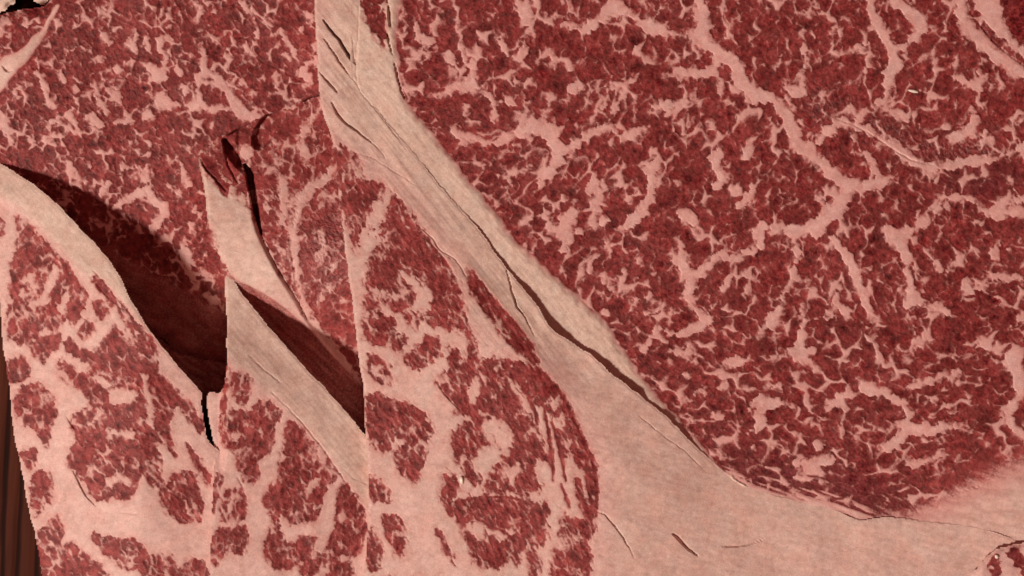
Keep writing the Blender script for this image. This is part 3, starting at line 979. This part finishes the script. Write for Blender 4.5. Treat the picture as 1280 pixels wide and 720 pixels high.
# --- large cut on the right
def build_right():
    g = Grid(438, -75, 1355, 790, STEP); X, Y = g.X, g.Y
    xw, yw = warped(X, Y, 11, 1.2, 1.0, cell=9.5, mixin=0.6)
    out = pts('447,-75 1350,-75 1350,785 860,785 860,600 760,520 640,390 560,300 480,190 440,110')
    sd = psdf(g, X, Y, out, 30, 2)
    lean = side(g, X + 1.5 * noise(X / 14, Y / 14, 3) * 2, Y + 1.5 * noise(X / 9, Y / 9, 4) * 2, pts(F_LEAN))       # + = rind side
    fv = veins(g, xw, yw, F_VEINS) - 0.3
    fm = marble(X, Y, F_DIR, 23, 1.6, 21, 7.6, 0.85)
    fat = np.maximum(fv, fm)
    # the wet, glistening band beside the membrane and the ragged lower rim
    wetb = np.exp(-(veins(g, X, Y, '1020,125,0 1080,150,0 1130,180,0 1175,190,0 1230,188,0', 60, -60) / 16.0) ** 2)
    # lower rim: lean thins out under the fat
    rim = side(g, X, Y, pts('880,578 930,600 980,607 1040,620 1110,638 1150,628 1200,604 1250,580 1300,560 1380,540'))
    rag = 10 * fbm((X + 0.35 * Y) / 38, (Y - 0.35 * X) / 6.0, 77, 3) + 6 * fbm((X + 0.4 * Y) / 60, (Y - 0.35 * X) / 10, 78, 2)
    fat = np.maximum(fat, np.clip((-rim + rag * (3.0 - 2.0 * sstep(1060, 1130, X))) * (0.30 - 0.17 * sstep(1060, 1130, X)) - 0.6, -14, 10))
    st_ = veins(g, X + 1.5 * noise(X / 9, Y / 6, 81), Y + 1.2 * noise(X / 9, Y / 6, 82), '1030,598,1 1060,612,2.4 1092,630,1\n1060,596,1 1100,613,2.6 1142,638,1\n985,598,1 1010,607,2 1036,620,0.8\n938,594,0.8 955,600,1.8 972,606,0.8\n1100,602,1 1125,619,2 1147,640,0.6\n1172,620,0.6 1162,624,1.4 1154,630,0.6\n1010,594,1 1040,600,2 1068,610,1\n1075,612,0.8 1098,622,2 1120,634,0.8')
    fat = np.minimum(fat, -st_ * 1.2 + 2.0 * fbm(X / 12, Y / 4, 83, 2))
    # fat seam, thin lean wedge and rind at the left border
    rind = (-lean) > 0
    wedge = islands(g, xw, yw, '449,-70 452,0 462,32 472,52 478,62 483,50 481,25 482,0 484,-70')
    fw = np.minimum(-lean * 1.0, 12)
    fw = np.where(wedge > -6, np.minimum(fw, np.maximum(-wedge * 1.2, fm - 0.5)), fw)
    fat = np.where(rind, np.maximum(fw, -12), np.maximum(fat, np.clip(-lean * 1.0, -14, 0)))
    edge_lean = islands(g, xw, yw, '1253,-20 1300,-20 1300,62 1268,46 1257,24')
    fat = np.minimum(fat, np.where(edge_lean > -5, -edge_lean * 1.0 + np.clip(fm, -2, 3), 20))
    tone = np.where(rind, sstep(0, 6, -lean), 0.0) + 0.55 * sstep(2, 40, -rim) ; tone = np.clip(tone, 0, 1)
    h = h_right(X, Y)
    h += 0.9 * np.tanh(fat / 2) + np.where(fat < 0, 1, 0.25) * grain(X, Y, 31, 0.35) * (1 + 1.6 * wetb)
    u, v = rot(X, Y, 50)
    st = 0.2 * noise(u / 26, v / 3.4, 55) + 0.5 * noise(u / 9, v / 9, 56)
    h += np.where(rind, 2.2 * sstep(0, 10, -lean) + st, 0)
    h += sstep(0, 30, -rim) * (1.6 * noise(X / 50, Y / 14, 57) + 0.5 * noise(X / 14, Y / 5, 58))
    h -= grooves(g, X, Y, GASH_F)
    cover = psdf(g, X, Y, [tuple(q) for q in smooth(pts(CRACK), n=2)[:-1] + smooth(pts(APRON), n=2)] + [(440, 800), (440, -80)], 40, 1)
    h -= 10 * sstep(0, 7, cover)                                   # passes under the front slice
    build_cut('marbled_beef_cut', 'large heavily marbled dark red beef cut with pale fat edge filling the right side', 'beef cut',
              g, sd, h, fat, tone, np.clip(wetb + 0.15, 0, 1), rind, 110, soft=0.85, pale=0.0 + 0.3 * sstep(60, 0, rim) * sstep(1080, 1200, X),
              aged=np.clip(0.55 * sstep(75, 5, rim) * sstep(1180, 1090, X) * sstep(860, 940, X) + 0.6 * np.exp(-((X - 1225) / 50) ** 2 - ((Y - 225) / 22) ** 2), 0, 1))
build_right()

# --- front slice with the broad fat apron
def build_front():
    g = Grid(375, -75, 1322, 790, 1.3); X, Y = g.X, g.Y
    xw, yw = warped(X, Y, 111, 1.6, 1.0, cell=4.8, aniso=2.6, deg=63, mixin=0.5)
    cr = pts(CRACK); ap = pts(APRON); lf = pts(C_LEFT)
    out = smooth(lf[::-1], n=2)[:-1] + smooth(cr, n=2)[:-1] + smooth(ap, n=2)
    jx = X + 1.0 * noise(X / 16, Y / 16, 8) + 0.5 * noise(X / 5, Y / 5, 9); jy = Y + 1.0 * noise(X / 16, Y / 16, 10)
    p = [tuple(q) for q in out]
    d = pdist(g, jx, jy, p + p[:1], 60); sd = np.where(inside(g, jx, jy, p), d, -d)
    r = side(g, X, Y, pts(C_RIDGE)); r = r + 4 * fbm(X / 18, Y / 18, 143, 2); rr = np.where(X > 752, np.abs(r), r)       # + on the rind side
    hr = side(g, X, Y, pts('383,-80 386,0 392,90 412,165 455,215 520,285 590,385 660,465 715,540 748,620 752,700 752,800'))
    hr = np.where(X > 755, np.abs(hr), hr)
    hf = h_right(X, Y)
    ridge = hf + 8 + 20 * sstep(150, 480, Y)
    face = ridge - 0.02 * np.maximum(-hr, 0)
    gap = pdist(g, X, Y, smooth(cr, n=2)[:-1] + smooth(ap, n=2), 400)
    cg = 2.0 + 2.6 * sstep(95, 150, Y) * (1 - sstep(860, 900, X)) - 1.3 * sstep(880, 930, X) * sstep(1090, 1040, X) + (8 + 6 * noise((X + Y) / 55, (Y - X) / 200, 155)) * sstep(230, 430, Y) * (1 - sstep(790, 900, X))
    k = np.maximum(hr, 0) / (np.maximum(hr, 0) + gap + 1e-3)
    k = 0.35 * k + 0.65 * sstep(0, 1, k)
    h = np.where(hr > 0, ridge * (1 - k) + (hf + cg) * k, face)
    h -= roll(np.maximum(sd, 1.0), 2.8) * (1 - 0.88 * sstep(870, 915, X) * sstep(1110, 1040, X)) * np.where(X > 1040, 0.6, 1.0)
    L = islands(g, xw, yw, C_LEAN)
    ctrl = [(450, 250, 75), (560, 370, 70), (640, 480, 58), (720, 560, 65), (600, 660, 55), (480, 620, 100), (500, 430, 20)]
    fst = marble(X, Y, ctrl, 13, 2.2, 122, 4.6, 0.3)
    rag = 3.0 * fbm(X / 8, Y / 12, 124, 2)
    fat = np.maximum(-L - 1.0 + rag, np.where(L > -4, fst, -12))
    fat = np.maximum(fat, veins(g, xw, yw, C_FAT) + 1.5)
    # hair-thin lean threads along the face
    th = oriented(*warped(X, Y, 128, 4, 1.6, mixin=0), ctrl, 17, 3.2, 129)
    nearl = sstep(-16, -2, L)
    fat = np.where((fat > 0) & (rr < 6), np.minimum(fat, (th - 0.5) * 3 + 6 * (1 - nearl) + 1.5 + 5 * fbm(X / 20, Y / 20, 130, 2)), fat)
    strand = veins(g, X + 1.5 * noise(X / 6, Y / 9, 151), Y, C_STRANDS)
    fat = np.minimum(fat, -strand * 1.4 - 0.6 + 2.2 * fbm(X / 4, Y / 8, 152, 2))
    u, v = rot(X, Y, 63)
    fat = fat + 1.5 * sstep(-12, -6, L) * noise(u / 14, v / 3.4, 126)
    rind = rr > 0
    tone = np.where(rr > 0, 0.45 + 0.5 * sstep(0, 45, rr), 0.40 + 0.25 * fbm(X / 60, Y / 60, 131, 2))
    tone = tone - 0.30 * sstep(660, 800, X) * (rr > 0) - 0.1 * sstep(640, 720, Y) * sstep(800, 1000, X)
    u, v = rot(X, Y, 52)
    band = np.where(rr > 0, 1 - sstep(640, 800, X), 0)
    h += band * (0.22 * noise(u / 55, v / 3.4, 133) + 0.8 * noise(u / 90, v / 11, 134))
    ap2 = sstep(660, 760, X) * (rr > 0)
    h += ap2 * (0.45 * fbm((X + 0.2 * Y) / 34, (Y - 0.2 * X) / 8.5, 135, 3) + 1.3 * noise((X + 0.3 * Y) / 80, (Y - 0.3 * X) / 44, 136))
    h += 0.2 * noise(X / 9, Y / 6, 137) 
    h += -0.55 * np.tanh(-fat / 2) + np.where(fat < 0, grain(X, Y, 140, 0.32), 0)
    h -= grooves(g, X, Y, GASH_C)
    build_cut('beef_slice', 'middle beef slice with long beige fat band and broad smooth fat apron at the bottom', 'beef slice',
              g, sd, h, fat, np.clip(tone, 0, 1), np.full(X.shape, 0.15), rind, 60, pale=0.08, fibre=(5.0, 3.2, 63), soft=0.85, group='beef slices leaning in front')
build_front()

# --- large cut at the upper left
def build_left():
    g = Grid(-76, -76, 472, 460, STEP); X, Y = g.X, g.Y
    xw, yw = warped(X, Y, 211, 1.2, 1.0, cell=8.0, mixin=0.55)
    sd = psdf(g, X + 2 * noise(X / 20, Y / 20, 207), Y + 2 * noise(X / 20, Y / 20, 208), pts(D_OUT), 40, 3)
    fv = veins(g, xw, yw, D_VEINS) - 0.1
    fm = marble(X, Y, D_DIR, 17, 1.5, 221, 6.2, 0.4)
    fat = np.maximum(fv, fm)
    strip = islands(g, X + 2 * noise(X / 12, Y / 12, 213), Y + 2 * noise(X / 12, Y / 12, 214), '68,8 60,20 53,36 42,45 30,58 20,66 8,68 -5,78 -75,120 -75,180 -10,128 4,110 20,90 36,74 46,60 56,44 66,24 75,8')
    fat = np.maximum(fat, strip)
    fat = np.maximum(fat, islands(g, xw, yw, '2,22 14,20 16,28 4,33 -20,40 -20,30\n-5,36 8,33 10,40 2,46 -6,48'))
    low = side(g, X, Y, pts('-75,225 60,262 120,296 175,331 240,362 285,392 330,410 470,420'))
    low_shade = sstep(-2, 6, -low + 5 * fbm(X / 22, Y / 14, 230, 2))
    fat = fat * (1 - low_shade) + low_shade * (-0.25 + 0.5 * noise((X + 0.6 * Y) / 30, (Y - 0.6 * X) / 9, 235))  # lower fat edge lies in shade; its redder, darker colour is painted in
    rind = strip > 0
    tone = 0.6 * sstep(0, 4, strip)
    h = -8 - 0.10 * X - 0.12 * (Y - 200) + 3.0 * noise(X / 100, Y / 100, 231) + 1.4 * noise(X / 40, Y / 40, 232)
    h -= roll(np.maximum(sd, 1.3), 16) * 1.2 + 28 * sstep(0, 60, -low)
    h += 0.8 * np.tanh(fat / 2) + np.where(fat < 0, 1, 0.3) * grain(X, Y, 233, 0.36)
    h -= grooves(g, X, Y, '3 | 4,82,0.6 8,88,1.6 14,87,1.0\n1.5 | 300,60,0.3 330,78,0.5 365,95,0.5 398,118,0.4')
    build_cut('marbled_beef_cut', 'marbled red beef cut at the upper left, partly in shadow behind the slices', 'beef cut',
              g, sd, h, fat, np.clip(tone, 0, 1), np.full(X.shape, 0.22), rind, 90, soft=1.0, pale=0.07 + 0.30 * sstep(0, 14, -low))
build_left()

# --- torn slice between the upper left cut and the middle slice
def build_torn():
    g = Grid(238, 108, 505, 540, STEP); X, Y = g.X, g.Y
    xw, yw = warped(X, Y, 311, 2.6, 1.5)
    jx, jy = X + 3 * noise(X / 14, Y / 14, 305) + 1.2 * noise(X / 5, Y / 5, 307), Y + 3 * noise(X / 14, Y / 14, 306) + 1.2 * noise(X / 5, Y / 5, 308)
    lo_ = sstep(170, 215, Y)
    jx = jx * (1 - lo_) + (X + 1.3 * noise(X / 20, Y / 20, 309)) * lo_; jy = jy * (1 - lo_) + Y * lo_
    sd = psdf(g, jx, jy, pts(E_OUT), 40, 3)
    fv = veins(g, xw, yw, E_FAT, 26, -14)
    ctrl = [(400, 180, 100), (340, 240, 70), (410, 340, 70), (350, 320, 60), (400, 450, 50)]
    fm = marble(X, Y, ctrl, 13, 1.6, 321, 5.0, 0.8)
    fat = np.maximum(fv, fm)
    ln = islands(g, xw, yw, '248,193 256,190 268,202 275,214 282,226 284,239 277,236 266,222 257,214\n278,176 290,172 296,195 300,222 297,230 289,212 283,195')
    fat = np.where(ln > -4, np.minimum(fat, -ln * 1.0 + np.clip(fm, -3, 3)), fat)
    slit = side(g, X, Y, pts('300,150 300,205 313,220 318,256 324,288 345,332 372,376 388,402 440,470'))
    rind = (slit < 0) & (Y > 200)
    tone = np.where(slit < 0, 0.75 - 0.5 * sstep(330, 400, Y) * sstep(300, 340, X), 0.15)
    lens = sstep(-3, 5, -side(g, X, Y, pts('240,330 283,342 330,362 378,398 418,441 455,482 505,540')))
    fat = fat * (1 - lens) + lens * (-0.15 + 0.7 * noise((X + Y) / 60, (Y - X) / 8, 340))  # cast shade of the narrow slice painted in: fat turned to redder lean
    h = -16 + 34 * sstep(130, 300, Y) - 62 * sstep(320, 455, Y) + 2 * noise(X / 60, Y / 60, 331)
    h += np.where(slit < 0, 5 * sstep(0, 6, -slit), 0) + 6 * sstep(330, 300, Y) * sstep(430, 340, X) * 0
    h -= roll(np.maximum(sd, 1.3), 6)
    wetb = np.exp(-(((X - 410) / 26) ** 2 + ((Y - 330) / 70) ** 2))
    h += 0.8 * np.tanh(fat / 2) + np.where(fat < 0, 1, 0.25) * grain(X, Y, 333, 0.39) * (1 + 1.6 * wetb)
    h += np.where(rind, 0.5 * noise(X / 10, Y / 8, 334), 0)
    h -= grooves(g, X, Y, GASH_E)
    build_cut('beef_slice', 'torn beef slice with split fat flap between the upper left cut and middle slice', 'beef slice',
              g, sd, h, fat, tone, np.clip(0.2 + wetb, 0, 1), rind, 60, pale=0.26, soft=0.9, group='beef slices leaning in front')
build_torn()

# --- leaning slices at the lower left and below
def slice_common(g, table, extra, ctrl, seed, fdeg=60):
    X, Y = g.X, g.Y
    xw, yw = warped(X, Y, seed, 1.6, 1.0, cell=5.5, aniso=1.8, deg=fdeg, mixin=0.5)
    L = islands(g, xw, yw, table)
    fst = marble(X, Y, ctrl, 13, 1.9, seed + 30, 4.6, 0.3)
    fat = np.maximum(-L - 1.4 + 3.0 * fbm(X / 8, Y / 10, seed + 31, 2), np.where(L > -4, fst, -12))
    u, v = rot(X, Y, fdeg)
    return np.maximum(fat, veins(g, xw, yw, extra) + 1.2) + np.where(L > -12, 1.2, 0) * noise(u / 12, v / 3.6, seed + 33)
def build_lower_left():
    g = Grid(-76, 165, 335, 790, STEP); X, Y = g.X, g.Y
    sd = psdf(g, X + 1.2 * noise(X / 18, Y / 18, 405), Y + 1.2 * noise(X / 18, Y / 18, 406), pts(A_OUT), 50, 3)
    fat = slice_common(g, A_LEAN, A_FAT, [(60, 340, 120), (150, 450, 60), (220, 520, 62), (140, 600, 45), (60, 520, 90), (150, 690, 45)], 411)
    inner = side(g, X, Y, pts(A_INNER))                         # + = rind side (upper right)
    rind = (inner > 0) & (Y < 500) & (fat > 0)
    tone = np.where(inner > 0, 0.5 + 0.5 * sstep(0, 12, inner), 0.35)
    h = -4 + 50 * sstep(-40, 190, X) - 0.10 * np.maximum(X - 175, 0)
    h -= 10 * sstep(0, 60, inner) * (Y < 520)
    h += 2.5 * noise(X / 70, Y / 70, 431) + 0.9 * noise(X / 25, Y / 25, 432)
    h -= roll(np.maximum(sd, 1.0), 2.5)
    h += -0.55 * np.tanh(-fat / 2) + np.where(fat < 0, grain(X, Y, 433, 0.35), 0.12 * noise(X / 7, Y / 5, 434))
    u, v = rot(X, Y, 50); h += np.where(inner > 0, 0.2 * noise(u / 40, v / 4, 435), 0)
    h -= grooves(g, X, Y, GASH_A)
    build_cut('beef_slice', 'lower left beef slice with curved pale fat edge, resting beside the bare dark wood', 'beef slice',
              g, sd, h, fat, tone, np.full(X.shape, 0.2), rind, 60, pale=0.10, fibre=(5.5, 2.4, 60), soft=0.85, group='beef slices leaning in front')
build_lower_left()
def build_lower_middle():
    g = Grid(245, 325, 525, 790, STEP); X, Y = g.X, g.Y
    sd = psdf(g, X + 1.0 * noise(X / 18, Y / 18, 505), Y + 1.0 * noise(X / 18, Y / 18, 506), pts(B_OUT), 50, 3)
    fat = slice_common(g, B_LEAN, B_FAT, [(300, 520, 100), (380, 580, 75), (420, 660, 100), (350, 680, 30), (290, 640, 100)], 511, 95)
    inner = side(g, X, Y, pts(B_INNER))
    rind = (inner > 0) & (fat > 0)
    tone = np.where(inner > 0, 0.55 + 0.35 * sstep(0, 12, inner), 0.3)
    h = 22 + 22 * sstep(350, 500, Y) - 0.115 * (X - 283)
    h -= 6 * sstep(0, 50, inner)
    h += 2.0 * noise(X / 60, Y / 60, 531) + 0.8 * noise(X / 22, Y / 22, 532)
    h -= roll(np.maximum(sd, 1.0), 2.5)
    h -= 12 * sstep(284, 272, X) * sstep(600, 560, Y)
    h += -0.55 * np.tanh(-fat / 2) + np.where(fat < 0, grain(X, Y, 533, 0.35), 0.12 * noise(X / 7, Y / 5, 534))
    u, v = rot(X, Y, 50); h += np.where(inner > 0, 0.2 * noise(u / 40, v / 4, 535), 0)
    h -= grooves(g, X, Y, '2 | 312,445,0.2 330,462,0.5 350,478,0.3\n2 | 340,490,0.3 370,520,0.6 400,556,0.6 430,600,0.6 452,632,0.4\n1.5 | 425,580,0.3 440,597,0.4 460,605,0.4\n2 | 297,598,0.4 303,608,0.8')
    build_cut('beef_slice', 'narrow beef slice with straight diagonal fat edge, between lower left and middle slices', 'beef slice',
              g, sd, h, fat, tone, np.full(X.shape, 0.2), rind, 60, pale=0.10, fibre=(5.5, 2.4, 95), soft=0.85, group='beef slices leaning in front')
build_lower_middle()

# --- small pieces
def small_piece(name, label, cat, outline, h0, lean_table, seed, tone0=0.6, slope=(0, 0), film=None, roll_r=8):
    p = pts(outline); xs = [q[0] for q in p]; ys = [q[1] for q in p]
    g = Grid(min(xs) - 6, min(ys) - 6, max(xs) + 6, max(ys) + 6, 2.0); X, Y = g.X, g.Y
    sd = psdf(g, X + 1.5 * noise(X / 12, Y / 12, seed), Y + 1.5 * noise(X / 12, Y / 12, seed + 1), p, 40, 3)
    fat = np.full(X.shape, 8.0)
    if lean_table: fat = np.minimum(fat, -islands(g, *warped(X, Y, seed + 4), lean_table) + 4 * fbm(X / 8, Y / 8, seed + 6, 2))
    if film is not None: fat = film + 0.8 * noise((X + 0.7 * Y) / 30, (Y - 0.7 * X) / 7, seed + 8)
    h = h0 + slope[0] * (X - xs[0]) + slope[1] * (Y - ys[0]) + 2.5 * noise(X / 18, Y / 18, seed + 2) - roll(np.maximum(sd, 1.3), roll_r)
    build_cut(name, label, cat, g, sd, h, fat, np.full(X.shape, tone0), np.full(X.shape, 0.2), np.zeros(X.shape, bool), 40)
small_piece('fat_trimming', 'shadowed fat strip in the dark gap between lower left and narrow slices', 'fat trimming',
            '160,392 190,412 212,432 245,446 283,454 320,478 320,545 275,520 245,500 215,476 185,445 150,405', -98, '120,350 340,350 340,560 120,560', 601, 0.3, (0, 0), -0.3)  # fat strip given a redder lean tint that paints in the gap's shade
small_piece('fat_trimming', 'pale grey fat scrap at the very top left corner', 'fat trimming',
            '-75,-60 8,-60 19,-20 19,3 13,6 8,12 0,15 -75,45', -70, None, 611, 1.0)
small_piece('fat_trimming', 'small pale fat lump at the top edge near the left corner', 'fat trimming',
            '36,-50 80,-60 66,-10 60,1 54,6 47,4 40,-4', -44, None, 621, 1.0)
small_piece('beef_trimming', 'small marbled beef corner peeking in at the bottom right', 'beef trimming',
            '1200,790 1206,735 1224,706 1240,690 1252,684 1276,680 1350,668 1350,790', 26,
            '1238,700 1246,692 1250,710 1246,735 1238,735 1240,715\n1258,692 1268,684 1280,690 1282,720 1300,760 1270,760 1276,715 1266,703', 631, 0.25, (0, 0))
def crumb(label, x, y, h, L, W, ang):
    me = bpy.data.meshes.new('fat_crumb'); rng = random.Random(int(x)); v = []; f = []
    n, m = 8, 5
    for j in range(m + 1):
        th = math.pi * j / m
        for i in range(n):
            ph = 2 * math.pi * i / n; r = 1 + rng.uniform(-.18, .18)
            a, b_, c = math.sin(th) * math.cos(ph) * L * r, math.sin(th) * math.sin(ph) * W * r, math.cos(th) * W * 0.7
            ca, sa = math.cos(math.radians(ang)), math.sin(math.radians(ang))
            v.append((a * ca - b_ * sa, a * sa + b_ * ca, c))
    for j in range(m):
        for i in range(n): f.append((j * n + i, j * n + (i + 1) % n, (j + 1) * n + (i + 1) % n, (j + 1) * n + i))
    q = np.array(v); b0 = place(np.array(x), np.array(y), np.array(float(h)))
    P = place(x + q[:, 0], y + q[:, 1], h + q[:, 2]) - b0
    o = mesh_object('fat_crumb', P, np.array(f), None, {'fat': np.full(len(v), 10.), 'tone': np.full(len(v), 1.), 'wet': np.full(len(v), .6)}, None, CRUMB)
    o.location = b0; o['label'] = label; o['category'] = 'fat crumb'; o['group'] = 'loose white fat crumbs'
crumb('tiny white fat crumb on the dark lean of the middle slice', 577, 600, height_of('middle beef slice', 577, 600) + 1.2, 5.0, 2.8, 80)
crumb('white sliver of fat lying high on the right-hand cut', 1142, 114, height_of('right side', 1142, 114) + 1.0, 7.5, 2.0, 12)
crumb('small white fat crumb at the bottom right corner piece', 1246, 696, height_of('bottom right', 1246, 696) + 1.5, 3.0, 2.4, 60)
